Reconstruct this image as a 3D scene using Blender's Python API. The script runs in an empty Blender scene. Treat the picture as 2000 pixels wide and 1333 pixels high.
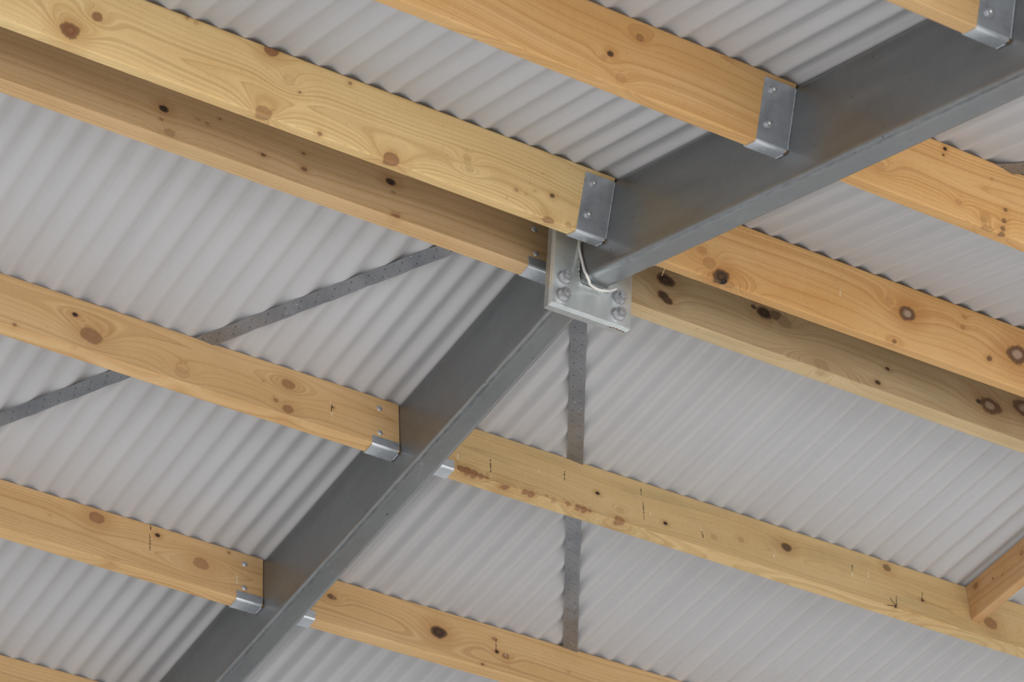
import bpy, bmesh, math, random
import numpy as np
from mathutils import Matrix, Vector
C = bpy.context.scene.collection
SC = bpy.context.scene
Z0 = 6.36                       # height of the ridge above the floor (m)
TH = 0.20289                    # roof pitch
CT, ST = math.cos(TH), math.sin(TH)
S = 1.38

# ---------------------------------------------------------------- camera
cam_d = bpy.data.cameras.new('camera'); cam = bpy.data.objects.new('camera', cam_d); C.objects.link(cam); SC.camera = cam
yaw, pitch, roll, fpx = 0.49964, 0.51939, 0.06639, 5912.07
fw = Vector((math.sin(yaw)*math.cos(pitch), math.cos(yaw)*math.cos(pitch), math.sin(pitch)))
rt = Vector((math.cos(yaw), -math.sin(yaw), 0)); up = rt.cross(fw)
cr, sr = math.cos(roll), math.sin(roll)
rt2 = cr*rt + sr*up; up2 = -sr*rt + cr*up
CAMP = Vector((-2.72927*S, -4.68238*S, -3.45144*S + Z0))
m = Matrix.Identity(4)
for i in range(3):
    m[i][0] = rt2[i]; m[i][1] = up2[i]; m[i][2] = -fw[i]; m[i][3] = CAMP[i]
cam.matrix_world = m
cam_d.sensor_width = 36; cam_d.lens = fpx/2000*36; cam_d.clip_end = 200
cam_d.dof.use_dof = True; cam_d.dof.focus_distance = 8.9; cam_d.dof.aperture_fstop = 6.3

# ---------------------------------------------------------------- world, lights, exposure
world = bpy.data.worlds.new('world'); SC.world = world; world.use_nodes = True
bg = world.node_tree.nodes['Background']; bg.inputs[0].default_value = (0.90, 0.94, 1.0, 1); bg.inputs[1].default_value = 0.50
def area(name, loc, target, sx, sy, power, col):
    l = bpy.data.lights.new(name, 'AREA'); l.shape = 'RECTANGLE'; l.size = sx; l.size_y = sy; l.energy = power; l.color = col
    o = bpy.data.objects.new(name, l); C.objects.link(o); o.location = loc
    o.rotation_euler = (Vector(target)-Vector(loc)).to_track_quat('-Z', 'Y').to_euler(); return o
# daylight through the open doorway behind the photographer; the left side lamp is an added fill for contrast in the corrugations
area('doorway_daylight', (0.5, -13.0, 2.4), (0, 0, 5.6), 11.0, 4.4, 560, (1.0, 0.98, 0.97))
area('side_fill', (-13.0, 0.5, 2.6), (0, 0.5, 5.6), 8.0, 3.4, 210, (0.93, 0.96, 1.0))
# sun on the concrete around the open-sided roof, coming from the right; the roof keeps it off the steel
sun = bpy.data.lights.new('sun', 'SUN'); sun.energy = 4.8; sun.angle = .01; sun.color = (1.0, .965, .92)
so = bpy.data.objects.new('sun', sun); C.objects.link(so); so.rotation_euler = Vector((-.15, .85, -1.15)).to_track_quat('-Z', 'Y').to_euler(); so.location = (12, -5, 12)
SC.view_settings.view_transform = 'Standard'; SC.view_settings.look = 'None'
SC.view_settings.exposure = 0.0; SC.view_settings.gamma = 1.0; SC.view_settings.use_curve_mapping = False

# ---------------------------------------------------------------- frames of the two roof slopes
# local x runs along the ridge, local y up-the-picture/away, local z is the outward roof normal
FA = Matrix(((1,0,0,0),(0,CT,ST,0),(0,-ST,CT,Z0),(0,0,0,1)))      # far slope:  y = distance down the slope
FB = Matrix(((1,0,0,0),(0,CT,-ST,0),(0,ST,CT,Z0),(0,0,0,1)))      # near slope: y = minus that distance
FW = Matrix.Translation((0,0,Z0))
def frame(k): return FA if k == 'A' else FB

def tag(o, label=None, cat=None, group=None, kind=None):
    if label: o['label'] = label
    if cat: o['category'] = cat
    if group: o['group'] = group
    if kind: o['kind'] = kind
    return o
WORLD = {}                      # world matrix of every object, kept here because Blender updates its own late
def empty(name, mat):
    o = bpy.data.objects.new(name, None); C.objects.link(o); o.matrix_basis = mat; WORLD[o.name] = mat.copy(); o.empty_display_size = .05; return o
def link(name, me, material, parent=None, mat=None):
    o = bpy.data.objects.new(name, me); C.objects.link(o)
    if material: me.materials.append(material)
    if parent:
        o.parent = parent; pw = WORLD.get(parent.name, Matrix.Identity(4))
        if mat is not None: o.matrix_basis = pw.inverted() @ mat; WORLD[o.name] = mat.copy()
        else: WORLD[o.name] = pw.copy()
    elif mat is not None: o.matrix_basis = mat; WORLD[o.name] = mat.copy()
    return o
def mesh_np(name, v, f, smooth=True):
    v = np.asarray(v, np.float32); f = np.asarray(f, np.int32)
    me = bpy.data.meshes.new(name); n = f.shape[1]
    me.vertices.add(len(v)); me.vertices.foreach_set('co', v.ravel())
    me.loops.add(f.size); me.loops.foreach_set('vertex_index', f.ravel())
    me.polygons.add(len(f)); me.polygons.foreach_set('loop_start', np.arange(0, f.size, n, dtype=np.int32))
    me.polygons.foreach_set('use_smooth', np.full(len(f), smooth)); me.update(calc_edges=True); me.validate(); return me
def attr(me, name, a):
    at = me.attributes.new(name, 'FLOAT', 'POINT'); at.data.foreach_set('value', np.asarray(a, np.float32).ravel())
def bm_mesh(name, bm, smooth_deg=35):
    bmesh.ops.recalc_face_normals(bm, faces=bm.faces)
    me = bpy.data.meshes.new(name); bm.to_mesh(me); bm.free()
    for p in me.polygons: p.use_smooth = True
    me.set_sharp_from_angle(angle=math.radians(smooth_deg)); return me
def ring_sweep(bm, rings, cap=True):
    R = [[bm.verts.new(p) for p in r] for r in rings]; n = len(R[0])
    for a, b in zip(R, R[1:]):
        for i in range(n): bm.faces.new((a[i], a[(i+1)%n], b[(i+1)%n], b[i]))
    if cap: bm.faces.new(R[0][::-1]); bm.faces.new(R[-1])
def tube(bm, pts, r, seg=8, rfun=None, flat=1.0):
    pts = [Vector(p) for p in pts]; rings = []; prev = None
    for i, p in enumerate(pts):
        t = (pts[min(i+1, len(pts)-1)]-pts[max(i-1, 0)]).normalized()
        if prev is None:
            u = t.cross(Vector((0,0,1)));  u = u if u.length > .1 else t.cross(Vector((0,1,0)))
            u.normalize()
        else: u = (prev - t*prev.dot(t)).normalized()
        prev = u; w = t.cross(u); rr = r if rfun is None else r*rfun(i/(len(pts)-1))
        rings.append([p + u*rr*math.cos(2*math.pi*k/seg) + w*rr*flat*math.sin(2*math.pi*k/seg) for k in range(seg)])
    ring_sweep(bm, rings)
def catmull(P, n=10):
    P = [Vector(p) for p in P]; P = [2*P[0]-P[1]]+P+[2*P[-1]-P[-2]]; out = []
    for i in range(1, len(P)-2):
        for k in range(n):
            t = k/n; a,b,c,d = P[i-1:i+3]
            out.append(.5*((2*b)+(c-a)*t+(2*a-5*b+4*c-d)*t*t+(3*b-a-3*c+d)*t**3))
    return out+[P[-2]]
def cyl(bm, c, axis, r, h, seg=24, cham=0., dome=0., start=0.):
    """solid of revolution / prism with its base centre at c, along axis"""
    a = Vector(axis).normalized(); u = a.orthogonal().normalized(); w = a.cross(u); c = Vector(c); rings = []
    prof = [(0, r)] + ([(h-cham, r), (h, r-cham)] if cham else [(h, r)])
    if dome: prof = [(0, r)] + [(dome*math.sin(t), r*math.cos(t)) for t in np.linspace(0.05, 1.45, 7)]
    for z, rr in prof: rings.append([c + a*z + (u*math.cos(start+2*math.pi*k/seg)+w*math.sin(start+2*math.pi*k/seg))*rr for k in range(seg)])
    ring_sweep(bm, rings)

# ---------------------------------------------------------------- materials
def nt_new(name):
    m = bpy.data.materials.new(name); m.use_nodes = True; nt = m.node_tree; return m, nt, nt.nodes['Principled BSDF']
class NT:
    def __init__(s, nt): s.nt = nt
    def n(s, t, **k):
        x = s.nt.nodes.new(t)
        for a, b in k.items(): setattr(x, a, b)
        return x
    def put(s, sock, v):
        if isinstance(v, bpy.types.NodeSocket): s.nt.links.new(v, sock)
        elif v is not None: sock.default_value = v
    def math(s, op, a, b=None, c=None, clamp=False):
        x = s.n('ShaderNodeMath', operation=op); x.use_clamp = clamp
        for i, v in enumerate((a, b, c)): s.put(x.inputs[i], v)
        return x.outputs[0]
    def mix(s, f, a, b, mode='MIX'):
        x = s.n('ShaderNodeMix', data_type='RGBA', blend_type=mode); s.put(x.inputs[0], f)
        s.put(x.inputs[6], a if isinstance(a, bpy.types.NodeSocket) else (*a, 1)); s.put(x.inputs[7], b if isinstance(b, bpy.types.NodeSocket) else (*b, 1)); return x.outputs[2]
    def attr(s, name): return s.n('ShaderNodeAttribute', attribute_name=name).outputs['Fac']
    def co(s): return s.n('ShaderNodeTexCoord').outputs['Object']
    def mapv(s, vec, scale, loc=(0,0,0), rot=(0,0,0)):
        x = s.n('ShaderNodeMapping'); s.put(x.inputs[0], vec); x.inputs[1].default_value = loc; x.inputs[2].default_value = rot; x.inputs[3].default_value = scale; return x.outputs[0]
    def noise(s, vec, scale, detail=3, rough=.5, dim='3D', w=None):
        x = s.n('ShaderNodeTexNoise', noise_dimensions=dim)
        if vec is not None: s.put(x.inputs['Vector'], vec)
        if w is not None: s.put(x.inputs['W'], w)
        x.inputs['Scale'].default_value = scale; x.inputs['Detail'].default_value = detail; x.inputs['Roughness'].default_value = rough; return x.outputs[0]
    def ramp(s, v, pts):
        x = s.n('ShaderNodeValToRGB'); s.put(x.inputs[0], v); e = x.color_ramp.elements
        while len(e) < len(pts): e.new(.5)
        for q, (p, c) in zip(e, pts): q.position = p; q.color = (*c, 1) if len(c) == 3 else c
        return x.outputs[0]
    def rng(s, v, a, b, c=0., d=1.):
        x = s.n('ShaderNodeMapRange'); s.put(x.inputs[0], v)
        for i, q in enumerate((a, b, c, d)): x.inputs[i+1].default_value = q
        return x.outputs[0]
    def bump(s, h, strength, dist, prev=None):
        x = s.n('ShaderNodeBump'); x.inputs['Strength'].default_value = strength; x.inputs['Distance'].default_value = dist; s.put(x.inputs['Height'], h)
        if prev: s.put(x.inputs['Normal'], prev)
        return x.outputs[0]

def wood(name, light, dark, green=0.0, seed=0.0, late=1.0):
    """pine: 'g' = distance from the pith (growth rings), 'kd' = distance to nearest knot in knot radii, 'kc' its darkness,
    'ks' its strength, 'mk' saw and nail marks"""
    m, nt, P = nt_new(name); N = NT(nt); co = N.mapv(N.co(), (1,1,1), (seed, seed*.37, 0))
    g = N.attr('g')
    gj = N.math('ADD', g, N.math('MULTIPLY', N.math('SUBTRACT', N.noise(N.mapv(co, (6, 60, 60)), 1, 3), .5), .0016))
    broad = N.noise(None, 1, 2, .5, '1D', N.math('MULTIPLY', gj, 95))       # uneven ring spacing and tone
    ph = N.math('ADD', N.math('MULTIPLY', gj, 105), N.math('MULTIPLY', broad, 2.2))
    fr = N.math('FRACT', ph)
    late_l = N.ramp(fr, [(0, (0,0,0)), (.55, (.12,)*3), (.86, (.55,)*3), (.93, (1,1,1)), (1.0, (0,0,0))])
    fib = N.noise(N.mapv(co, (5, 420, 420)), 1, 4, .6)
    blot = N.noise(N.mapv(co, (2.2, 9, 9)), 1, 3, .55)
    pres = N.noise(N.mapv(co, (3.5, 14, 14), (4.1, 2, 1)), 1, 4, .6)
    c = N.mix(N.rng(blot, .3, .72), light, dark)
    c = N.mix(N.rng(broad, .35, .7, 0, .55), c, (dark[0]*.9, dark[1]*.84, dark[2]*.75))
    c = N.mix(N.math('MULTIPLY', N.math('MULTIPLY', late_l, .72*late), N.rng(blot, .2, .8, .6, 1.)), c, (dark[0]*.62, dark[1]*.5, dark[2]*.38))
    c = N.mix(N.rng(fib, .3, .75, .0, .16), c, (dark[0]*.6, dark[1]*.55, dark[2]*.5))
    c = N.mix(N.rng(fib, .62, .8, 0, .18), c, (min(1,light[0]*1.15), light[1]*1.12, light[2]*1.1))
    c = N.mix(N.rng(pres, .52, .75, 0, max(green, .05)), c, (.27, .25, .13))
    flk = N.noise(N.mapv(co, (70, 190, 190)), 1, 2, .5); c = N.mix(N.rng(flk, .68, .76, 0, .45), c, (.22,.11,.05))
    saw = N.noise(N.mapv(co, (160, 4, 4)), 1, 2); c = N.mix(N.rng(saw, .4, .75, 0, .07), c, (light[0]*1.1, light[1]*1.1, light[2]*1.15))
    # knots
    kd, kc, ks = N.attr('kd'), N.attr('kc'), N.attr('ks'); mk = N.math('MULTIPLY', N.attr('mk'), N.rng(N.noise(co, 170, 2), .35, .55, .25, 1.15))
    kn = N.noise(co, 90, 5, .7); kl = N.noise(co, 28, 2, .5); kdn = N.math('ADD', N.math('ADD', kd, N.math('MULTIPLY', N.math('SUBTRACT', kn, .5), .45)), N.math('MULTIPLY', N.math('SUBTRACT', kl, .5), .6))
    kcol = N.ramp(kc, [(0, (.46,.24,.11)), (.3, (.27,.11,.045)), (.6, (.10,.05,.025)), (1., (.016,.011,.009))])
    core = N.mix(N.math('MULTIPLY', N.rng(N.math('SINE', N.math('MULTIPLY', kdn, 11)), -.2, 1, 0, .5), N.rng(kc, .0, .8, 1, .25)), kcol, (.34,.20,.11))
    lc = N.math('MULTIPLY', N.math('COMPARE', kc, .55, .03), N.rng(kdn, .30, .62, .85, 0.))
    core = N.mix(lc, core, (.46,.34,.24))
    halo = N.math('MULTIPLY', N.rng(kdn, 1.0, 3.2, .5, 0.), ks)
    c = N.mix(halo, c, (dark[0]*.62, dark[1]*.45, dark[2]*.32))
    edge = N.math('MULTIPLY', N.ramp(kdn, [(0, (0,0,0)), (.6, (0,0,0)), (.9, (1,1,1)), (1., (0,0,0))]), .4)
    inside = N.math('MULTIPLY', N.rng(kdn, .72, 1.12, 1., 0.), ks)
    c = N.mix(inside, c, core)
    c = N.mix(N.math('MULTIPLY', edge, ks), c, (.06,.03,.018))
    speck = N.math('MULTIPLY', inside, N.rng(N.noise(co, 260, 2), .66, .74))
    c = N.mix(N.math('MULTIPLY', speck, .5), c, (.55,.42,.28))
    c = N.mix(N.rng(mk, .35, .8), c, (.78,.70,.58)); c = N.mix(N.rng(N.math('MULTIPLY', mk, -1), .3, .75), c, (.03,.022,.018))
    nt.links.new(c, P.inputs['Base Color'])
    P.inputs['Roughness'].default_value = .62; P.inputs['Specular IOR Level'].default_value = .3
    b = N.bump(fib, .25, .0006); b = N.bump(N.noise(N.mapv(co, (9, 40, 40)), 1, 3), .3, .0012, b)
    b = N.bump(N.math('MULTIPLY', inside, kn), .5, .002, b)
    nt.links.new(b, P.inputs['Normal']); return m

def galv(name, base, rough, streak=(1,1,1), spangle=40, dull=.25, brown=0., metal=.8, wear_glint_col=(.50,.53,.56), pits=0.):
    m, nt, P = nt_new(name); N = NT(nt); co = N.co()
    v = N.n('ShaderNodeTexVoronoi'); N.put(v.inputs['Vector'], N.mapv(co, (1,1,1))); v.inputs['Scale'].default_value = spangle
    cl = N.noise(N.mapv(co, streak), 5, 5, .6); fine = N.noise(co, 260, 3, .6); sc = N.noise(N.mapv(co, (2, 160, 160)), 1, 3)
    b2 = tuple(x*.76 for x in base); b3 = tuple(min(1, x*1.35) for x in base)
    c = N.mix(N.rng(cl, .3, .72), b2, base)
    s2 = N.n('ShaderNodeSeparateColor'); N.put(s2.inputs[0], v.outputs['Color'])
    c = N.mix(N.math('MULTIPLY', s2.outputs[0], .10), c, b3)
    c = N.mix(N.rng(fine, .55, .8, 0, dull), c, b3)
    if brown: c = N.mix(N.rng(N.noise(co, 2.3, 3), .5, .75, 0, brown), c, (.25,.17,.11))
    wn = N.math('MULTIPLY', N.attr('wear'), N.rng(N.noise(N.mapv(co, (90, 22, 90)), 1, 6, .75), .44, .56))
    c = N.mix(N.math('MULTIPLY', wn, .42), c, wear_glint_col)
    c = N.mix(N.rng(N.noise(N.mapv(co, (180, 5, 5)), 1, 3, .6), .66, .8, 0, .25), c, b3)
    c = N.mix(N.rng(N.noise(co, 55, 2), .73, .76, 0, pits), c, (.02,.02,.02))
    c = N.mix(N.rng(N.attr('rust'), .3, .8, 0., .9), c, (.20,.07,.03))
    nt.links.new(c, P.inputs['Base Color']); P.inputs['Metallic'].default_value = metal
    nt.links.new(N.rng(cl, .25, .8, rough-.07, rough+.1), P.inputs['Roughness'])
    b = N.bump(fine, .12, .0005); b = N.bump(N.noise(co, 18, 3), .25, .0015, b); nt.links.new(b, P.inputs['Normal']); return m

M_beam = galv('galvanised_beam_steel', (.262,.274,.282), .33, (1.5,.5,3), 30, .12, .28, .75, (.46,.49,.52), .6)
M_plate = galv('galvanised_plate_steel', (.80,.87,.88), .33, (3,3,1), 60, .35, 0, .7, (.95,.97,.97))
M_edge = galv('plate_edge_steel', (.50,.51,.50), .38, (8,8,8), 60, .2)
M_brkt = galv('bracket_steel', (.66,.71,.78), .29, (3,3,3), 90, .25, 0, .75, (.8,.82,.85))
M_bolt = galv('bolt_steel', (.60,.61,.64), .34, (9,9,9), 200, .3, 0, .7)
M_weld = galv('weld_metal', (.68,.72,.72), .3, (20,20,20), 200, .4)

def strap_mat():
    m, nt, P = nt_new('perforated_strap_steel'); N = NT(nt); co = N.co()
    sx = N.n('ShaderNodeSeparateXYZ'); N.put(sx.inputs[0], co); x, y = sx.outputs[0], sx.outputs[1]
    def dots(px, ox, ys, r):                      # a row of round holes px apart at height y
        d = None
        for k, yy in enumerate(ys):
            fx = N.math('SUBTRACT', N.math('MODULO', N.math('ADD', N.math('ADD', x, 20 + ox + k*px*.37), 0), px), px/2)
            e = N.math('SQRT', N.math('ADD', N.math('POWER', fx, 2), N.math('POWER', N.math('SUBTRACT', y, yy), 2)))
            h = N.math('LESS_THAN', e, r); d = h if d is None else N.math('MAXIMUM', d, h)
        return d
    h = N.math('MAXIMUM', dots(.058, 0, (-.012, .011), .0021), dots(.029, .006, (-.016, -.005, .0045, .016), .0011))
    cl = N.noise(co, 6, 4)
    c = N.mix(N.rng(cl, .3, .7), (.24,.255,.285), (.36,.37,.40))
    c = N.mix(N.rng(N.noise(co, 170, 2), .70, .74), c, (.75,.77,.78))
    c = N.mix(h, c, (.012,.013,.018)); nt.links.new(c, P.inputs['Base Color'])
    nt.links.new(N.math('SUBTRACT', .75, N.math('MULTIPLY', h, .75)), P.inputs['Metallic']); P.inputs['Roughness'].default_value = .45
    nt.links.new(N.bump(N.noise(co, 25, 2), .2, .001), P.inputs['Normal']); return m
M_strap = strap_mat()

def sheet_mat():
    m, nt, P = nt_new('roofing_underlay'); N = NT(nt); co = N.co()
    a = N.noise(N.mapv(co, (12, 1.2, 1)), 1, 3); b = N.noise(co, 1.3, 2)
    c = N.mix(N.rng(a, .3, .7), (.478,.488,.520), (.527,.540,.568)); c = N.mix(N.rng(b, .35, .7, 0, .35), c, (.53,.517,.527))
    c = N.mix(N.rng(N.noise(co, 380, 2), .3, .7, 0, .12), c, (.5,.5,.52))
    nt.links.new(c, P.inputs['Base Color']); P.inputs['Roughness'].default_value = .5; P.inputs['Specular IOR Level'].default_value = .35
    b = N.bump(N.noise(N.mapv(co, (40, 3, 1)), 1, 3), .25, .0015); b = N.bump(N.noise(co, 500, 2), .08, .0004, b)
    nt.links.new(b, P.inputs['Normal']); return m
M_sheet = sheet_mat()
def plain(name, col, rough, noise=.0):
    m, nt, P = nt_new(name); N = NT(nt); c = N.mix(N.rng(N.noise(N.co(), 3, 5), .3, .7), col, tuple(x*(1-noise) for x in col))
    nt.links.new(c, P.inputs['Base Color']); P.inputs['Roughness'].default_value = rough; return m
M_cable = plain('white_cable_sheath', (.82,.80,.78), .4, .05)
M_floor = plain('concrete', (.55,.54,.52), .7, .25)
# knots (x, depth, radius, darkness, strength) and marks read off each board
KN={
'B1L':[(-1.706, 0.157, 0.0266, 0.35, 1), (-1.644, 0.093, 0.0156, 0.35, 0.8), (-1.148, 0.004, 0.0225, 0.2, 1), (-1.132, 0.189, 0.0238, 0.3, 0.55), (-0.743, 0.188, 0.0225, 0.15, 0.9), (-0.232, 0.203, 0.0192, 0.2, 0.7), (-1.082, 0.071, 0.018, 0.1, 0.16), (-0.35, 0.144, 0.0064, 0.1, 0.6), (-0.318, 0.146, 0.0048, 0.1, 0.33), (-0.293, 0.127, 0.0048, 0.1, 0.33), (-0.236, 0.122, 0.008, 0.8, 0.8), (-1.044, 0.093, 0.0045, 0.5, 0.6), (-1.402, 0.003, 0.0056, 0.2, 0.6), (-1.374, 0.008, 0.007, 0.2, 0.33), (-0.905, 0.015, 0.006, 0.4, 0.6), (-0.964, 0.189, 0.0075, 0.3, 0.7), (-0.515, 0.112, 0.012, 0.3, 0.16), (-0.506, 0.133, 0.0128, 0.3, 0.16), (-0.17, 0.189, 0.0096, 0.2, 0.33), (-0.105, 0.027, 0.0064, 0.3, 0.33)],
'B2L':[(-0.598, 0.117, 0.0098, 0.7, 1), (-0.523, 0.043, 0.012, 0.3, 0.6), (-0.558, 0.17, 0.0154, 0.2, 0.26), (-0.572, 0.222, 0.0105, 0.5, 0.8), (-0.615, 0.134, 0.0105, 0.3, 0.26)],
'B3L':[(-0.218, 0.205, 0.0056, 0.6, 0.6)],
'A1L':[(-1.309, 0.089, 0.015, 0.9, 1), (-1.288, 0.171, 0.0165, 0.5, 0.33), (-1.315, 0.133, 0.006, 0.3, 0.6), (-1.177, 0.086, 0.0075, 0.6, 0.33), (-1.204, 0.083, 0.0096, 0.4, 0.2), (-1.138, 0.051, 0.0048, 0.6, 0.6), (-1.002, 0.13, 0.008, 0.6, 0.8), (-0.873, 0.129, 0.0096, 0.6, 0.7), (-0.876, 0.069, 0.0064, 0.6, 0.6), (-0.596, 0.058, 0.016, 0.9, 1), (-0.588, 0.094, 0.008, 0.7, 0.33), (-0.579, 0.183, 0.0085, 0.3, 0.7), (-0.592, 0.185, 0.0064, 0.3, 0.6), (-1.224, -0.225, 0.016, 0.3, 0.1)],
'A2L':[(-1.097, 0.124, 0.0323, 0.4, 0.7), (-1.153, 0.066, 0.0096, 0.9, 1), (-0.437, 0.067, 0.0216, 0.35, 0.6), (-0.437, 0.164, 0.0187, 0.35, 0.7), (-0.479, 0.145, 0.0085, 0.4, 0.6), (-0.797, 0.154, 0.0238, 0.3, 0.2), (-1.148, 0.194, 0.0064, 0.5, 0.6), (-1.34, 0.179, 0.0064, 0.5, 0.6), (-0.522, 0.084, 0.0051, 0.8, 0.33), (-0.282, 0.101, 0.0054, 0.9, 0.7), (-0.604, -0.074, 0.0072, 0.4, 0.2)],
'A3L':[(-0.656, 0.035, 0.0252, 0.2, 0.9), (-0.276, 0.094, 0.0266, 0.3, 0.6), (-0.437, 0.032, 0.009, 0.9, 1), (-0.596, 0.2, 0.0136, 0.7, 0.7), (-0.82, 0.08, 0.0068, 0.4, 0.2), (-0.175, 0.015, 0.0057, 0.6, 0.6)],
'A4L':[],
'A2R':[(0.335, 0.212, 0.0247, 0.25, 1), (0.758, 0.187, 0.018, 0.3, 0.7), (1.424, 0.078, 0.0198, 0.75, 0.9), (0.681, 0.106, 0.008, 0.95, 1), (0.938, 0.141, 0.008, 0.95, 1), (0.765, 0.147, 0.016, 0.4, 0.2), (0.172, 0.182, 0.0133, 0.3, 0.9), (0.194, 0.182, 0.0152, 0.3, 0.95), (0.219, 0.184, 0.0152, 0.3, 0.9), (0.243, 0.186, 0.0114, 0.3, 0.8), (0.265, 0.186, 0.0076, 0.3, 0.7), (0.406, 0.196, 0.0114, 0.25, 0.8), (0.43, 0.196, 0.0133, 0.25, 0.9), (0.485, 0.182, 0.0057, 0.5, 0.33), (0.511, 0.191, 0.01, 0.4, 0.33), (0.565, 0.187, 0.01, 0.15, 0.7), (0.603, 0.188, 0.012, 0.25, 0.8), (0.626, 0.188, 0.012, 0.25, 0.9), (0.646, 0.188, 0.0076, 0.25, 0.8), (1.844, 0.028, 0.0161, 0.6, 0.7), (1.932, 0.207, 0.0115, 0.9, 0.9), (1.856, 0.185, 0.0069, 0.9, 0.9), (1.98, 0.12, 0.0069, 0.9, 0.9), (2.269, 0.125, 0.0276, 0.35, 0.7), (1.406, 0.221, 0.0088, 0.8, 0.8), (1.129, 0.133, 0.0126, 0.5, 0.26), (1.239, 0.109, 0.0132, 0.5, 0.26)],
'A3R':[(0.622, 0.092, 0.028, 0.8, 1), (0.851, 0.103, 0.0084, 0.9, 1), (0.887, 0.111, 0.0126, 0.4, 0.7), (0.843, 0.052, 0.0084, 0.4, 0.6), (0.792, 0.173, 0.0063, 0.8, 0.7), (0.206, 0.075, 0.014, 0.7, 0.8), (0.219, 0.077, 0.01, 0.7, 0.6), (1.141, 0.101, 0.0066, 0.4, 0.26)],
'B1R':[(0.346, 0.176, 0.0255, 0.75, 1), (0.357, 0.188, 0.0136, 1, 1), (0.301, 0.151, 0.0204, 0.3, 0.33), (0.27, 0.121, 0.016, 0.3, 0.23), (0.999, 0.082, 0.027, 0.55, 1), (1.413, 0.085, 0.0342, 0.55, 1), (1.314, 0.129, 0.0095, 0.6, 0.8), (1.207, 0.028, 0.0095, 0.4, 0.26), (1.204, 0.061, 0.009, 0.5, 0.33), (0.966, 0.183, 0.009, 0.5, 0.6), (0.38, 0.197, 0.0187, 0.4, 0.33), (0.93, 0.066, 0.0144, 0.3, 0.2)],
'A1R':[(0.343, 0.053, 0.0285, 0.8, 1), (0.329, 0.121, 0.0209, 0.8, 0.95), (0.342, 0.134, 0.019, 0.8, 0.9), (0.701, 0.041, 0.0266, 0.85, 1), (0.664, 0.033, 0.01, 1, 0.8), (0.745, 0.036, 0.024, 0.8, 0.7), (0.772, 0.048, 0.028, 0.5, 0.33), (1.158, 0.09, 0.0084, 0.9, 0.9), (1.109, 0.163, 0.01, 0.85, 0.9), (1.555, 0.091, 0.0396, 0.55, 1), (1.514, 0.089, 0.0132, 0.9, 0.9), (1.699, 0.052, 0.0396, 0.55, 1), (0.898, 0.176, 0.028, 0.4, 0.23), (0.918, 0.209, 0.024, 0.6, 0.13), (0.617, 0.601, 0.0057, 0.8, 0.33)],
'B2R':[(0.438, 0.014, 0.0064, 0.95, 1), (0.435, 0.033, 0.004, 0.9, 0.9), (0.502, 0.148, 0.0096, 0.2, 0.33), (0.589, 0.17, 0.0112, 0.8, 0.29), (0.597, 0.19, 0.0096, 0.8, 0.26), (0.614, 0.191, 0.0102, 0.7, 0.23), (0.655, 0.119, 0.0068, 0.9, 0.6), (0.654, 0.151, 0.0085, 0.9, 0.6), (0.653, 0.174, 0.0085, 0.9, 0.6), (0.653, 0.193, 0.0096, 0.9, 0.6), (0.6, 0.047, 0.0051, 0.5, 0.26), (0.244, 0.133, 0.016, 0.15, 0.16)],
}
MK={
'A2R':[(0.282, 0.102, 0.28, 0.161, -1), (0.281, 0.16, 0.282, 0.176, 1), (0.56, 0.057, 0.557, 0.095, -1), (0.461, 0.091, 0.463, 0.103, 1), (0.161, 0.127, 0.16, 0.152, 1), (0.854, 0.028, 0.852, 0.056, -1), (0.857, 0.085, 0.855, 0.154, -1), (0.882, 0.114, 0.883, 0.132, 1), (1.081, 0.103, 1.081, 0.124, 1), (1.081, 0.124, 1.084, 0.152, -1), (1.368, 0.125, 1.369, 0.154, 1), (1.695, 0.063, 1.691, 0.092, -1), (1.69, 0.096, 1.688, 0.114, 1), (1.76, 0.07, 1.758, 0.096, 1), (1.868, 0.137, 1.861, 0.179, -1), (1.839, 0.154, 1.86, 0.183, -1), (1.792, 0.196, 1.856, 0.182, -1), (1.984, 0.085, 1.979, 0.116, -1), (1.786, -0.031, 1.786, -0.018, -1)],
'A2L':[(-0.285, 0.092, -0.286, 0.119, -1), (-0.286, 0.119, -0.282, 0.152, 1), (-0.291, 0.08, -0.289, 0.094, 1)],
'A3L':[(-0.144, 0.101, -0.143, 0.13, 1), (-0.463, -0.005, -0.462, 0.018, -1), (-0.465, 0.038, -0.463, 0.099, -1)],
'A3R':[(0.852, 0.05, 0.849, 0.093, -1), (0.884, 0.104, 0.889, 0.112, 1)],
'B1R':[(0.754, 0.082, 0.758, 0.106, 1), (0.451, 0.044, 0.459, 0.074, 0.6)],
}
PB={
'B1L':(0.14980,-0.00290,-0.00078,0.00123,0.19734),
'B1R':(0.15009,0.00456,-0.00006,-0.00246,0.19439),
'B2L':(1.06778,-0.00137,-0.00221,0.00037,0.19729),
'B2R':(1.07128,-0.00070,-0.00141,0.00035,0.19335),
'B3L':(1.98991,0.00073,-0.00322,-0.00023,0.18998),
'A1L':(0.14691,-0.00343,-0.00053,-0.00078,0.19267),
'A1R':(0.14915,-0.00169,0.00045,-0.00042,0.19365),
'A2L':(1.09473,0.00485,0.00035,0.00131,0.19026),
'A2R':(1.09013,-0.00460,-0.00102,-0.00117,0.19544),
'A3L':(2.03084,0.00871,-0.00186,0.00280,0.19207),
'A3R':(2.02628,-0.00374,-0.00143,-0.00115,0.18859),
'A4L':(2.94423,0.00027,-0.00000,0.00009,0.19320),
}
# ---------------------------------------------------------------- fitted layout of the boards
#   s (distance of the upslope face from the ridge), drift of s along x, n (depth below the roof line), drift of n, height
TP = 0.0513
HW = 0.04535        # half width of the rafter
DR = 0.2871         # depth of the rafter
PL = 0.0218         # each end plate

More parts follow.
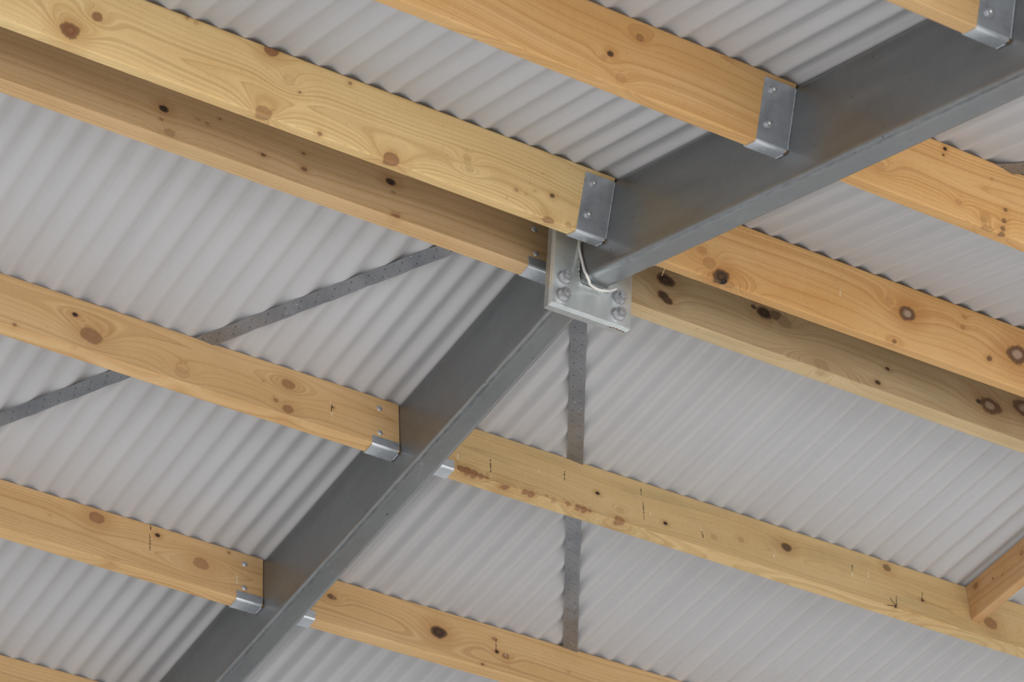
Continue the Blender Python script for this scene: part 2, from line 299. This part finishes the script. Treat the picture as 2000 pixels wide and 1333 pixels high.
# ---------------------------------------------------------------- roof: corrugated sheets lined with pale underlay
PITCH = .0749
def roof_n(side, X, Ys):
    rows = {'A': ['A1', 'A2', 'A3', 'A4'], 'B': ['B1', 'B2', 'B3']}[side]
    cols = []
    for k in rows:
        v = np.zeros_like(X)
        for h, sg in (('L', -1), ('R', 1)):
            if k+h in PB:
                q = PB[k+h]; val = q[2] + q[3]*np.clip(X, -2.2, 2.6); v = np.where(X*sg > 0, val, v)
            elif k+'L' in PB and sg > 0: v = np.where(X > 0, PB[k+'L'][2], v)
        cols.append((PB[k+'L'][0], np.clip(v, -.012, .004)))
    out = np.zeros((len(X), len(Ys)))
    for j, s in enumerate(Ys):
        ss = [c[0] for c in cols]
        if s <= ss[0]: out[:, j] = cols[0][1]; continue
        if s >= ss[-1]: out[:, j] = cols[-1][1]; continue
        i = max(k for k in range(len(ss)) if ss[k] <= s); t = (s-ss[i])/(ss[i+1]-ss[i]); out[:, j] = cols[i][1]*(1-t)+cols[i+1][1]*t
    return out
rngs = np.random.default_rng(5)
def build_roof(side, s_end):
    dx = PITCH/16; X = np.arange(-3.0, 4.3, dx); Y = np.arange(0.0, s_end, .045)
    x0 = .868 if side == 'A' else .4257-.010
    ph = (X-x0)/PITCH
    h = .0150 if side == 'A' else .0150
    nper = int(ph.max()-ph.min())+3; idx = np.round(ph).astype(int); idx -= idx.min()
    amp = 1 + rngs.normal(0, .05, nper+2)
    sn = np.abs(np.sin(np.pi*ph)); 
    prof_s = .5-.5*np.cos(2*np.pi*ph)
    prof_r = np.sqrt(sn**2+.02)-math.sqrt(.02)
    prof = (.93*prof_s + .07*prof_r) if side == 'A' else (.45*prof_s+.55*prof_r)
    wav = h*prof*amp[idx]
    Z = np.repeat(wav[:, None], len(Y), 1)
    # slow wander of the underlay along the slope
    for k in range(26):
        xc = rngs.uniform(-2.6, 3.8); w = rngs.uniform(.008, .03); a = rngs.normal(0, .0011); yc = rngs.uniform(0, s_end); yl = rngs.uniform(.25, .8)
        Z += a*np.exp(-((X-xc)/w)**2)[:, None]*np.exp(-((Y-yc)/yl)**2)[None, :]
    # sheet laps and creases: a small step in the lining
    laps = {'A': [(-1.13,0,9,.0030), (-.37,0,9,.0026), (.393,0,1.1,.0026), (1.157,0,1.1,.0034), (1.917,0,9,.0034), (.257,1.1,9,.003), (1.238,1.1,9,.0034), (-.188,1.9,9,.003), (-1.62,0,1.1,.002)],
            'B': [(-.352,0,1.05,.003), (-1.11,0,9,.002), (-.05,1.1,9,.003), (.45,0,9,.002), (1.21,0,9,.0025)]}[side]
    for xc, a, b, st in laps:
        yy = ((Y >= a) & (Y <= b)).astype(float)
        Z += (st*(1/(1+np.exp(-(X-xc)/.0012)))*np.exp(-np.clip(X-xc, 0, 9)/.03))[:, None]*yy[None, :]
    Z -= roof_n(side, X, Y)
    XX, YY = np.meshgrid(X, Y, indexing='ij'); yy = YY if side == 'A' else -YY
    v = np.stack([XX, yy, Z], -1).reshape(-1, 3); ny = len(Y)
    i = (np.arange(len(X)-1)[:, None]*ny+np.arange(ny-1)[None, :]).ravel()
    f = np.stack([i, i+1, i+ny+1, i+ny], 1)
    if side == 'A': f = f[:, ::-1]
    f = f[:, ::-1]
    me = mesh_np('ceiling', v, f); o = link('ceiling', me, M_sheet, None, frame(side))
    so = o.modifiers.new('thickness', 'SOLIDIFY'); so.thickness = .0008; so.offset = 1
    return tag(o, kind='structure')
# unseen ridge flashing, added to stop sun leaking through the joint of the slopes
bm = bmesh.new(); prof = [(-.22, -.22*math.tan(TH)+.030), (0, .034), (.22, -.22*math.tan(TH)+.030)]
ring_sweep(bm, [[(x, y, z) for y, z in prof]+[(x, y, z+.001) for y, z in prof[::-1]] for x in (-3.0, 4.3)])
tag(link('trim_1', bm_mesh('trim_1', bm, 5), M_sheet, None, FW), kind='structure')
roofA = build_roof('A', 4.3); roofB = build_roof('B', 3.1)

bm = bmesh.new(); bmesh.ops.create_grid(bm, x_segments=8, y_segments=8, size=16)
fl = link('floor', bm_mesh('floor', bm), M_floor, None, Matrix.Identity(4)); tag(fl, kind='structure')

bm = bmesh.new(); X = np.arange(-9, 11, .019)  # unseen wall, added to block sky light reaching the far slope from behind
ring_sweep(bm, [[(x, 8.0+.008*math.sin(2*math.pi*x/.076), 0), (x, 8.0+.008*math.sin(2*math.pi*x/.076), 4.3), (x, 8.002+.008*math.sin(2*math.pi*x/.076), 4.3), (x, 8.002+.008*math.sin(2*math.pi*x/.076), 0)] for x in X])
tag(link('wall_back_light_block', bm_mesh('wall_back_light_block', bm, 60), plain('wall_sheet', (.40,.42,.44), .5, .1), None, Matrix.Identity(4)), kind='structure')

# ---------------------------------------------------------------- timber boards
def board(name, key, xa, xb, material, seed, pith=(.03, -.05), wob=.012, fine=(-2.2, 3.2), parent=None, prm=None, knots=(), marks=()):
    """sawn board: local origin at the ridge line of its slope; the visible face is the one towards -y"""
    side = key[0]; s0, sb, n0, nb, h = prm
    rg = np.random.default_rng(seed)
    x = [xa]
    while x[-1] < xb: x.append(min(xb, x[-1] + (.0036 if fine[0] < x[-1] < fine[1] else .03)))
    x = np.array(x); r = .0035
    arc = [(math.cos(t), math.sin(t)) for t in np.linspace(0, math.pi/2, 4)]
    per = []                                     # (y, z) round the section, z down from 0 to -h
    nz = 54
    for t in np.linspace(r, h-r, nz): per.append((0, -t))
    for a, b in arc[1:]: per.append((r-r*math.cos(math.asin(min(1, b))), -(h-r)-r*b))
    for t in np.linspace(r, TP-r, 12)[1:]: per.append((t, -h))
    for a, b in arc[1:]: per.append((TP-r+r*b, -(h-r)-r*a))
    for t in np.linspace(h-r, r, 6)[1:]: per.append((TP, -t))
    per += [(TP-.001, -.001), (TP-r, 0), (r, 0), (.001, -.001)]
    per = np.array(per); n = len(per)
    X = np.repeat(x[:, None], n, 1); Yl = np.repeat(per[None, :, 0], len(x), 0); Zl = np.repeat(per[None, :, 1], len(x), 0)
    ybase = (s0+sb*x) if side == 'A' else -(s0+sb*x+TP)
    Y = Yl + ybase[:, None]; Z = Zl - (n0+nb*x)[:, None]
    # hand-sawn unevenness
    for k in range(5):
        a, f, p = rg.normal(0, .0004), rg.uniform(1, 7), rg.uniform(0, 6); Y = Y + a*np.sin(f*X+p); Z = Z + .6*a*np.sin(f*1.3*X+2*p)
    # growth rings: distance from a wandering pith
    cy = pith[0] + wob*.5*np.sin(.9*x+rg.uniform(0, 6)); cz = pith[1] + wob*(np.sin(1.3*x+rg.uniform(0, 6)) + .45*np.sin(3.7*x+rg.uniform(0, 6)) + .2*np.sin(9*x+rg.uniform(0,6)))
    G = np.sqrt((Yl-cy[:, None])**2 + (Zl-cz[:, None])**2)
    KD = np.full(X.shape, 9.); KC = np.zeros(X.shape); KS = np.zeros(X.shape); MK = np.zeros(X.shape)
    for (kx, kn, kr, kc, ks) in knots:
        kz = -(kn - (n0+nb*kx)); d = np.sqrt(((X-kx)*.80)**2 + (Zl-kz)**2 + (Yl*.6)**2)
        if kr > .008:
            R = kr*1.7; dd = np.sqrt(((X-kx)*.55)**2 + (Zl-kz)**2 + Yl**2)
            G = G + np.sign(kz-pith[1]+1e-6)*kr*1.3*np.exp(-(dd/R)**1.6) * (1 if ks > .3 else 1.4)
        w = d/(kr*.88); mm = (w < KD) & (ks > .0); KD = np.where(mm, w, KD); KC = np.where(mm, kc, KC); KS = np.where(mm, ks, KS)
    for (x1, n1, x2, n2, v) in marks:
        a = np.array([x1, -(n1-n0-nb*x1)]); b = np.array([x2, -(n2-n0-nb*x2)]); ab = b-a
        t = np.clip(((X-a[0])*ab[0]+(Zl-a[1])*ab[1])/(ab@ab+1e-9), 0, 1)
        d = np.hypot(X-a[0]-t*ab[0], Zl-a[1]-t*ab[1]) + Yl
        w = np.clip(1.2-d/.0028, 0, 1)*v; MK = np.where(np.abs(w) > np.abs(MK), w, MK)
    v = np.stack([X, Y, Z], -1).reshape(-1, 3)
    i = np.arange(len(x)-1)[:, None]*n; j = np.arange(n)[None, :]; j2 = (j+1) % n
    f = np.stack([(i+j).ravel(), (i+n+j).ravel(), (i+n+j2).ravel(), (i+j2).ravel()], 1)[:, ::-1]
    nv = len(v); L = len(x)-1
    v = np.concatenate([v, [[x[0], ybase[0]+TP/2, -h/2-n0-nb*x[0]], [x[-1], ybase[-1]+TP/2, -h/2-n0-nb*x[-1]]]])
    jj = np.arange(0, n); 
    me_f = f
    me = mesh_np(name, v[:nv], me_f)
    bm = bmesh.new(); bm.from_mesh(me); bm.verts.ensure_lookup_table()
    c0 = bm.faces.new([bm.verts[k] for k in range(n)]); c1 = bm.faces.new([bm.verts[L*n+k] for k in range(n)][::-1]); bm.to_mesh(me); bm.free()
    me.set_sharp_from_angle(angle=math.radians(50))
    for nm, arr in (('g', G), ('kd', np.clip(KD, 0, 9)), ('kc', KC), ('ks', KS), ('mk', MK)): attr(me, nm, arr.reshape(-1))
    o = link(name, me, material, parent, frame(side)); 
    return o

W_pale = wood('pine_pale', (.93,.72,.375), (.83,.59,.28), .05, 0)
W_gold = wood('pine_golden', (0.785,0.523,0.256), (0.676,0.387,0.142), .04, 3.1)
W_orange = wood('pine_orange', (0.80,0.525,0.245), (0.69,0.385,0.14), .03, 7.7)
W_tan = wood('pine_tan', (0.741,0.512,0.273), (0.654,0.420,0.196), .10, 11.3)
W_shade = wood('pine_brown', (0.698,0.512,0.305), (0.600,0.403,0.207), .25, 15.9)
W_green = wood('pine_treated_green', (0.66,0.52,0.325), (0.555,0.42,0.235), .30, 21.3)
W_olive = wood('pine_treated_olive', (0.719,0.534,0.283), (0.621,0.436,0.207), .35, 27.7)
EX = HW + .0015
LEFT, RIGHT = -2.9, 4.2
GP = 'pine purlins across the roof'
spec = [
 ('B1L', W_pale, 11, (.085, -.13), .03, 'pale knotty ridge purlin left of the upper rafter, in front of the shaded one'),
 ('B1R', W_orange, 12, (.10, -.16), .02, 'orange pine purlin along the ridge, right of the rafter, in front of a greenish one'),
 ('B2L', W_gold, 13, (.08, -.02), .035, 'golden pine purlin at the top, its bracket halfway up the upper rafter'),
 ('B2R', W_orange, 14, (.07, -.10), .03, 'orange pine purlin with dark stamp smudges, at the right edge behind the upper rafter'),
 ('B3L', W_tan, 15, (.09, -.11), .02, 'short visible end of a pine purlin in the top right corner'),
 ('A1L', W_shade, 16, (.10, -.24), .02, 'shaded brown pine purlin just below the pale ridge purlin, left of the bolted plate'),
 ('A1R', W_green, 17, (.085, -.17), .025, 'greenish brown treated pine purlin with dark knots, right of the bolted plate'),
 ('A2L', W_tan, 18, (.10, -.05), .02, 'tan pine purlin left of the lower rafter, crossed behind by the diagonal strap'),
 ('A2R', W_olive, 19, (.055, -.09), .03, 'long pine purlin with nail marks running from the lower rafter to the right edge'),
 ('A3L', W_tan, 20, (.075, -.08), .02, 'pine purlin at lower left with a round reddish knot, ending at the lower rafter'),
 ('A3R', W_tan, 21, (.09, -.14), .02, 'pine purlin at the bottom, right of the lower rafter, with one dark knot'),
 ('A4L', W_tan, 22, (.09, -.11), .02, 'corner of a pine purlin at the very bottom left'),
]
boards = {}
for key, mt, seed, pith, wob, label in spec:
    L = key[2] == 'L'
    o = board('timber_purlin', key, LEFT if L else EX, -EX if L else RIGHT, mt, seed, pith, wob, prm=PB[key], knots=KN.get(key, ()), marks=MK.get(key, ()))
    tag(o, label, 'purlin', GP); boards[key] = o
# a splinter hanging off the ridge purlin by the bolted plate
bm = bmesh.new(); sB = -(PB['B1R'][0]+TP)
tube(bm, [(.164, sB+.002, -.192), (.160, sB-.001, -.206), (.154, sB-.004, -.226), (.150, sB-.005, -.240)], .0011, 6)
sp = link('splinter', bm_mesh('splinter', bm), W_pale, boards['B1R']); sp['label'] = 'thin pale splinter'

# the short blocking piece between two purlins at the right
def nog():
    y0 = PB['A1R'][0]+TP+PB['A1R'][1]*2.2; y1 = PB['A2R'][0]+PB['A2R'][1]*2.2-.001; x0 = 2.185; hh = .141; t = .038; ntop = -.002
    L = y1-y0; ys = np.linspace(y0+.001, y1, 220); nz = 42; r = .003; per = []
    for q in np.linspace(r, hh-r, nz): per.append((0, -q))
    per += [(.001, -(hh-.001))] + [(q, -hh) for q in np.linspace(r, t-r, 12)] + [(t-.001, -(hh-.001)), (t, -(hh-r)), (t, -r), (t-r, 0), (r, 0), (.0005,-.0005)]
    per = np.array(per); n = len(per)
    Y = np.repeat(ys[:, None], n, 1); Xl = np.repeat(per[None, :, 0], len(ys), 0); Zl = np.repeat(per[None, :, 1], len(ys), 0)
    zt = -np.interp(ys, [y0, y1], [PB['A1R'][2]+PB['A1R'][3]*2.2, PB['A2R'][2]+PB['A2R'][3]*2.2])-.001
    v = np.stack([Xl+x0, Y, Zl+zt[:, None]], -1).reshape(-1, 3)
    G = np.hypot(Xl-.09, Zl+.20+.02*np.sin(3*Y)); KD = np.full(G.shape, 9.); KC = np.zeros(G.shape); KS = np.zeros(G.shape)
    for ky, kz, kr, kc, ks in ((y1-.05, -.03, .012, .4, .7), (y1-.14, -.055, .004, .9, .8), (y1-.19, -.07, .004, .5, .5), (y1-.30, -.05, .01, .3, .6)):
        w = np.sqrt((Y-ky)**2+(Zl-kz)**2+(Xl*.6)**2)/kr; q = w < KD; KD[q] = w[q]; KC[q] = kc; KS[q] = ks
    i = np.arange(len(ys)-1)[:, None]*n; j = np.arange(n)[None, :]; j2 = (j+1) % n
    f = np.stack([(i+j).ravel(), (i+n+j).ravel(), (i+n+j2).ravel(), (i+j2).ravel()], 1)
    me = mesh_np('timber_blocking', v, f); bm = bmesh.new(); bm.from_mesh(me); bm.verts.ensure_lookup_table()
    bm.faces.new([bm.verts[k] for k in range(n)][::-1]); bm.faces.new([bm.verts[(len(ys)-1)*n+k] for k in range(n)]); bm.to_mesh(me); bm.free()
    me.set_sharp_from_angle(angle=math.radians(50))
    for nm, arr in (('g', G), ('kd', KD), ('kc', KC), ('ks', KS), ('mk', np.zeros(G.shape))): attr(me, nm, arr.reshape(-1))
    tag(link('timber_blocking', me, W_orange2, None, FA), 'short brown timber blocking set between two purlins at the lower right edge', 'blocking')
W_orange2 = wood('pine_reddish', (0.654,0.436,0.240), (0.545,0.316,0.142), .15, 33.1)
nog()

# ---------------------------------------------------------------- galvanised rafters with end plates
def rafter(side, s_end, label):
    root = empty('steel_rafter', frame(side)); tag(root, label, 'rafter', 'galvanised rafters meeting at the ridge')
    r = .017; per = []
    def flat(a, b, k):
        a, b = Vector(a), Vector(b); d = (b-a); l = d.length
        for t in [0, .0015/l] + [q/k for q in range(1, k)] + [1-.0015/l]: per.append(a+d*t)
        per.append(b)
    def arc(c, a0, a1):
        for t in np.linspace(a0, a1, 9)[1:-1]: per.append(Vector((c[0]+r*math.cos(t), c[1]+r*math.sin(t))))
    x, D = HW, DR
    flat((-x, -r), (-x, -(D-r)), 10); arc((-x+r, -(D-r)), math.pi, 1.5*math.pi)
    flat((-x+r, -D), (x-r, -D), 6); arc((x-r, -(D-r)), 1.5*math.pi, 2*math.pi)
    flat((x, -(D-r)), (x, -r), 8); arc((x-r, -r), 0, .5*math.pi); flat((x-r, 0), (-x+r, 0), 4); arc((-x+r, -r), .5*math.pi, math.pi)
    n = len(per); P = np.array([(p.x, p.y) for p in per]); ss = np.concatenate([[0], np.arange(.06, s_end, .012)])
    sg = 1 if side == 'A' else -1; V = []
    for k, s in enumerate(ss):
        for (px, pz) in P:
            nn = -pz; s_min = (PL + nn*ST)/CT           # cut so that the end sits on its plate
            V.append((px, sg*(s_min if k == 0 else max(s, s_min+.001*k)), pz))
    V = np.array(V); i = np.arange(len(ss)-1)[:, None]*n; j = np.arange(n)[None, :]; j2 = (j+1) % n
    f = np.stack([(i+j).ravel(), (i+n+j).ravel(), (i+n+j2).ravel(), (i+j2).ravel()], 1)
    if side == 'A': f = f[:, ::-1]
    f = f[:, ::-1] if side == 'A' else f
    me = mesh_np('beam', V, f)
    bm = bmesh.new(); bm.from_mesh(me); bmesh.ops.recalc_face_normals(bm, faces=bm.faces); bm.to_mesh(me); bm.free()
    # rubbed bright zinc along the lower corners, and a few scratches
    rg = np.random.default_rng(4 if side == 'A' else 9); w = np.zeros(len(V)); X, Y, Z = V.T
    for cx_ in (-HW+.012, HW-.006):
        near = np.exp(-(np.hypot(X-cx_, Z+DR-.001)/.0085)**2)
        w += near*(.75 if cx_ < 0 else .3)
    for k in range(16):
        y0 = sg*rg.uniform(.1, 2.6); x0 = rg.uniform(-.03, .04); a = rg.uniform(-.4, .4); l = rg.uniform(.02, .09)
        t = (Y-y0); w += np.where((Z < -DR+.004) & (np.abs(t) < l), np.exp(-((X-x0-a*t)/.0015)**2)*.6, 0)
    attr(me, 'wear', np.clip(w, 0, 1)); attr(me, 'rust', np.zeros(len(V)))
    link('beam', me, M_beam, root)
    # end plate, standing plumb at the ridge
    yw = (-PL, -.0009) if side == 'B' else (.0009, PL); px = .1323; zt, zb = -.022, -.3995
    bm = bmesh.new(); bmesh.ops.create_cube(bm, size=1)
    for v in bm.verts: v.co = Vector((px*2*v.co.x, yw[0]+(v.co.y+.5)*(yw[1]-yw[0]), zb+(v.co.z+.5)*(zt-zb)))
    bmesh.ops.bevel(bm, geom=list(bm.edges), offset=.0014, segments=2, profile=.6, affect='EDGES')
    big = [f_ for f_ in bm.faces if f_.calc_area() > .0015]
    for th_ in (.0012, .0012): bmesh.ops.inset_individual(bm, faces=big, thickness=th_)
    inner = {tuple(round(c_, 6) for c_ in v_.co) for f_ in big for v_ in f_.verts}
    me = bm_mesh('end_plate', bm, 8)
    edge_glint = [0. if tuple(round(c_, 6) for c_ in v_.co) in inner else 1. for v_ in me.vertices]; ru = [0.]*len(me.vertices)  # bright edge highlight painted into the colour of the plate's bevels
    attr(me, 'wear', edge_glint); attr(me, 'rust', ru)
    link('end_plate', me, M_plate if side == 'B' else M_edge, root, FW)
    # weld bead round the joint
    bm = bmesh.new(); rg2 = random.Random(3); o = .004; path = []
    sgy = -1 if side == 'B' else 1
    for (a, b) in ((-HW-o, -.15), (-HW-o, -.20), (-HW-o, -.25), (-HW-o+.001, -.288), (-HW+.003, -.3070), (-.02, -.3095), (0, -.309), (.02, -.3095), (HW-.003, -.3085), (HW+o, -.290), (HW+o, -.2), (HW+o, -.15)): path.append((a, sgy*(PL+.002), b))
    pts = catmull(path, 14)
    tube(bm, [p+Vector((rg2.uniform(-.0008,.0008), 0, rg2.uniform(-.0012,.0012))) for p in pts], .0042, 8, lambda t: .9+rg2.uniform(-.18,.18))
    link('weld_bead', bm_mesh('weld_bead', bm, 80), M_weld, root, FW)
    return root
rB = rafter('B', 3.0, 'galvanised steel rafter rising from the bolted ridge plate to the upper right corner')
rA = rafter('A', 4.2, 'galvanised steel rafter falling from the bolted ridge plate to the bottom left')
# rust flecks on the lower edge of the plates
bm = bmesh.new(); rg = random.Random(2)
for k in range(9):
    cx_ = .075+.006*k+rg.uniform(-.002,.002); cyl(bm, (cx_, -.0015+rg.uniform(-.003,.003), -.3993), (0,0,-1), rg.uniform(.0018,.0042), .0008, 7, 0, .0008)
rust = link('rust_spots', bm_mesh('rust_spots', bm), plain('rust', (.22,.075,.03), .9, .3), rB, FW); rust['kind'] = 'stuff'

# ---------------------------------------------------------------- apex bolts
labs = {(-1, 1): 'galvanised bolt and nut on the ridge plate, upper one on its left side', (-1, 0): 'galvanised bolt and nut on the ridge plate, lower one on its left side',
        (1, 1): 'galvanised bolt and nut on the ridge plate, upper right one beside the cable end', (1, 0): 'galvanised bolt and nut on the ridge plate, in its lower right corner'}
for (bx, bz, k, rot) in ((-.0975, -.3085, (-1,1), .25), (-.0985, -.3670, (-1,0), .10), (.0875, -.3110, (1,1), .15), (.0870, -.3665, (1,0), .33)):
    root = empty('hex_bolt', FW @ Matrix.Translation((bx, -PL, bz))); tag(root, labs[k], 'bolt', 'bolts through the ridge plates')
    rot2 = rot
    bm = bmesh.new(); cyl(bm, (0,0,0), (0,-1,0), .0232, .0035, 32, .0006); link('washer', bm_mesh('washer', bm, 12), M_bolt, root)
    bm = bmesh.new(); cyl(bm, (0,-.0033,0), (0,-1,0), .0196, .019, 6, .0, 0, rot2); bmesh.ops.bevel(bm, geom=list(bm.edges), offset=.0011, segments=2, affect='EDGES'); link('nut', bm_mesh('nut', bm, 12), M_bolt, root)
    bm = bmesh.new(); pts = []
    rings = []
    for q in range(60):
        yy = -.022-.0105*q/59; rr = .0108+(.0005 if (q//3) % 2 else -.0003)
        if q > 55: rr -= .0006*(q-55)
        rings.append([(rr*math.cos(2*math.pi*a/20), yy, rr*math.sin(2*math.pi*a/20)) for a in range(20)])
    ring_sweep(bm, rings); link('threaded_shank', bm_mesh('threaded_shank', bm), M_bolt, root)
    bm = bmesh.new(); cyl(bm, (0, 2*PL+.0002, 0), (0,1,0), .0196, .0135, 6, 0, 0, rot); bmesh.ops.bevel(bm, geom=list(bm.edges), offset=.001, segments=2, affect='EDGES'); link('bolt_head', bm_mesh('bolt_head', bm, 12), M_bolt, root)

# ---------------------------------------------------------------- purlin brackets
def bracket(key, label):
    side, L = key[0], key[2] == 'L'; s0, sb, n0, nb, h = PB[key]
    xw = -HW if L else HW; sgx = -1 if L else 1
    ybase = (s0+sb*xw) if side == 'A' else -(s0+sb*xw+TP); nn = n0+nb*xw
    root = empty('purlin_bracket', frame(side) @ Matrix.Translation((xw, ybase, -nn)))
    tag(root, label, 'bracket', 'folded steel purlin brackets on the rafters')
    # section: tall leg at y=0 (near slope) or y=TP (far slope), folded under the board and up again as a short lip
    t, R, cl = .004, .0105, .0006
    def pt(y, z): return ((y if side == 'B' else TP-y), z)
    out = [(-cl-t, -.016)]; 
    inn = [(-cl, -.016)]
    zb = -h-cl
    out.append((-cl-t, -h+R*.6)); inn.append((-cl, -h+R*.6)); folds = set()
    for a in np.linspace(0, math.pi/2, 7):
        folds.add(len(out)); out.append((-cl-t+R*(1-math.cos(a)), zb-t+R*(1-math.sin(a))))
        ri = R-t; inn.append((-cl+ri*(1-math.cos(a)), zb+ri*(1-math.sin(a))))
    for a in np.linspace(math.pi/2, 0, 7):
        if abs(a) < .01 or True: folds.add(len(out))
        out.append((TP+cl+t-R*(1-math.cos(a)), zb-t+R*(1-math.sin(a)))); ri = R-t
        inn.append((TP+cl-ri*(1-math.cos(a)), zb+ri*(1-math.sin(a))))
    out.append((TP+cl+t, -h+.031)); inn.append((TP+cl, -h+.031))
    m_ = len(out); bm = bmesh.new(); rings = []
    w = .0995; 
    for q, xx in enumerate((0.0015, .0068, .05, w)):
        ring = []
        for arr in (out, inn[::-1]):
            for k, (y, z) in enumerate(arr):
                kk = k if arr is out else m_-1-k
                X = xx
                if q == 0 and kk in folds: X = .0064
                yy, zz = pt(y, z); ring.append((sgx*X, yy, zz))
        rings.append(ring)
    ring_sweep(bm, rings)
    me = bm_mesh('folded_plate', bm, 40)
    attr(me, 'wear', [.5 if abs(abs(v.co.z)-h) < .006 else .0 for v in me.vertices]); attr(me, 'rust', [0]*len(me.vertices))
    link('folded_plate', me, M_brkt, root)
    # two coach bolts: domed head against the timber on the lip side, nut on the tall leg
    for zz in (-.042, -.139):
        yh, yn, ah = (TP+.0002, -cl-t, 1) if side == 'B' else (-.0002, TP+cl+t, -1)
        bm = bmesh.new(); cyl(bm, (sgx*.0705, yh, zz+nn), (0, ah, 0), .0108, .006, 20, 0, .0055); b = link('bolt', bm_mesh('bolt', bm), M_bolt, root)
        bm = bmesh.new(); cyl(bm, (sgx*.0705, yn, zz+nn), (0, -ah, 0), .0115, .0012, 24, 0, 0); cyl(bm, (sgx*.0705, yn-ah*.001, zz+nn), (0, -ah, 0), .0105, .0075, 6, 0, 0, .4)
        nut = link('nut', bm_mesh('nut', bm, 12), M_bolt, b)
        bm = bmesh.new(); cyl(bm, (sgx*.0705, yn-ah*.007, zz+nn), (0, -ah, 0), .0064, .006, 14, 0, .0045); link('bolt_end', bm_mesh('bolt_end', bm), M_weld, b)
    bm = bmesh.new(); rg = random.Random(len(label)); yl = pt(-cl-t*.9, 0)[0]
    tube(bm, [(sgx*(.0016+rg.uniform(-.0005,.0005)), yl, z) for z in np.linspace(-.018, -h+.004, 40)], .0024, 7, lambda t_: .9+rg.uniform(-.1,.12))
    tube(bm, [(sgx*.0030, pt(y, 0)[0]+0, zb-t*.8+rg.uniform(-.0006,.0006)) for y in np.linspace(.012, TP-.006, 22)], .0028, 7, lambda t_: .95+rg.uniform(-.12,.12))
    link('weld_bead', bm_mesh('weld_bead', bm, 80), M_brkt, root)
    return root
for key, lab in (('B1L', 'steel bracket holding the pale ridge purlin, directly above the white cable'),
                 ('B2L', 'steel bracket with two nuts holding the golden purlin, halfway up the upper rafter'),
                 ('B3L', 'steel bracket in the top right corner of the photo'),
                 ('B1R', 'steel bracket of the orange ridge purlin, on the right of the upper rafter'),
                 ('B2R', 'steel bracket of the smudged orange purlin, on the right of the upper rafter'),
                 ('A1L', 'shaded steel bracket lip just left of the bolted ridge plate'),
                 ('A2L', 'steel bracket lip under the purlin at the middle of the lower rafter, left side'),
                 ('A3L', 'steel bracket lip under the lower left purlin with the reddish knot'),
                 ('A1R', 'steel bracket of the greenish purlin behind the ridge plate'),
                 ('A2R', 'shiny steel bracket lip showing right of the lower rafter under the nail-marked purlin'),
                 ('A3R', 'small shiny bracket lip near the bottom, right of the lower rafter'),
                 ('A4L', 'steel bracket below the bottom left edge of the photo')):
    bracket(key, lab)

# ---------------------------------------------------------------- perforated brace straps between lining and purlins
def strap(side, p0, p1, label, tilt=.0036):
    sg = 1 if side == 'A' else -1
    a = Vector((p0[0], sg*p0[1], 0)); b = Vector((p1[0], sg*p1[1], 0)); d = (b-a); L = d.length; d.normalize(); n = Vector((0,0,1)); u = n.cross(d)
    up_ = 1 if u.x < 0 else -1           # the edge on the left lies deeper in the lining
    mat = frame(side) @ Matrix(((d.x, u.x, 0, a.x), (d.y, u.y, 0, a.y), (0, 0, 1, 0), (0, 0, 0, 1)))
    bm = bmesh.new(); rings = []; N = int(L/.01); W = .0255
    for i in range(N+1):
        x = L*i/N; wz = .0011*math.sin(x*34+1)+.0007*math.sin(x*81); r = []
        for y, z in ((-W,0),(-W*.5,0),(0,0),(W*.5,0),(W,0)): r.append((x, y, z-.0048+up_*tilt*y/W + wz))
        rings.append(r + [(p[0], p[1], p[2]-.0012) for p in r[::-1]])
    ring_sweep(bm, rings); me = bm_mesh('brace_strap', bm, 30)
    return tag(link('brace_strap', me, M_strap, None, mat), label, 'strap', 'perforated steel brace straps under the roof lining')
def along(x0, s0, k, s): return (x0+k*(s-s0), s)
strap('A', along(-.285, .386, -.6235, .14), along(-.285, .386, -.6235, 2.6), 'perforated grey steel strap running diagonally at the left, behind the tan purlin')
strap('A', along(.2588, .504, .591, .14), along(.2588, .504, .591, 2.9), 'perforated grey steel strap hanging vertically in view below the bolted ridge plate')
strap('B', along(.638, 1.133, .52, 1.09), along(.646, 1.133, .567, 2.6), 'perforated steel strap, a sliver at the right edge above the smudged orange purlin')

# ---------------------------------------------------------------- cable
bm = bmesh.new()
pts = [(-.056,-.010,-.11), (-.054,-.016,-.150), (-.0525,-.0275,-.202), (-.0515,-.042,-.244), (-.053,-.060,-.284), (-.049,-.069,-.305), (-.036,-.062,-.3155), (-.0256,-.050,-.3165), (-.0052,-.040,-.3150), (.0151,-.0355,-.3140), (.030,-.040,-.3135), (.041,-.050,-.3150), (.0455,-.070,-.3190), (.047,-.080,-.3200)]
tube(bm, catmull(pts, 12), .0040, 10, lambda t: 1 if t < .9 else max(.25, 1-(t-.9)*8))
tag(link('cable', bm_mesh('cable', bm, 60), M_cable, None, FW), 'short white cable curling under the upper rafter onto the ridge plate', 'cable')
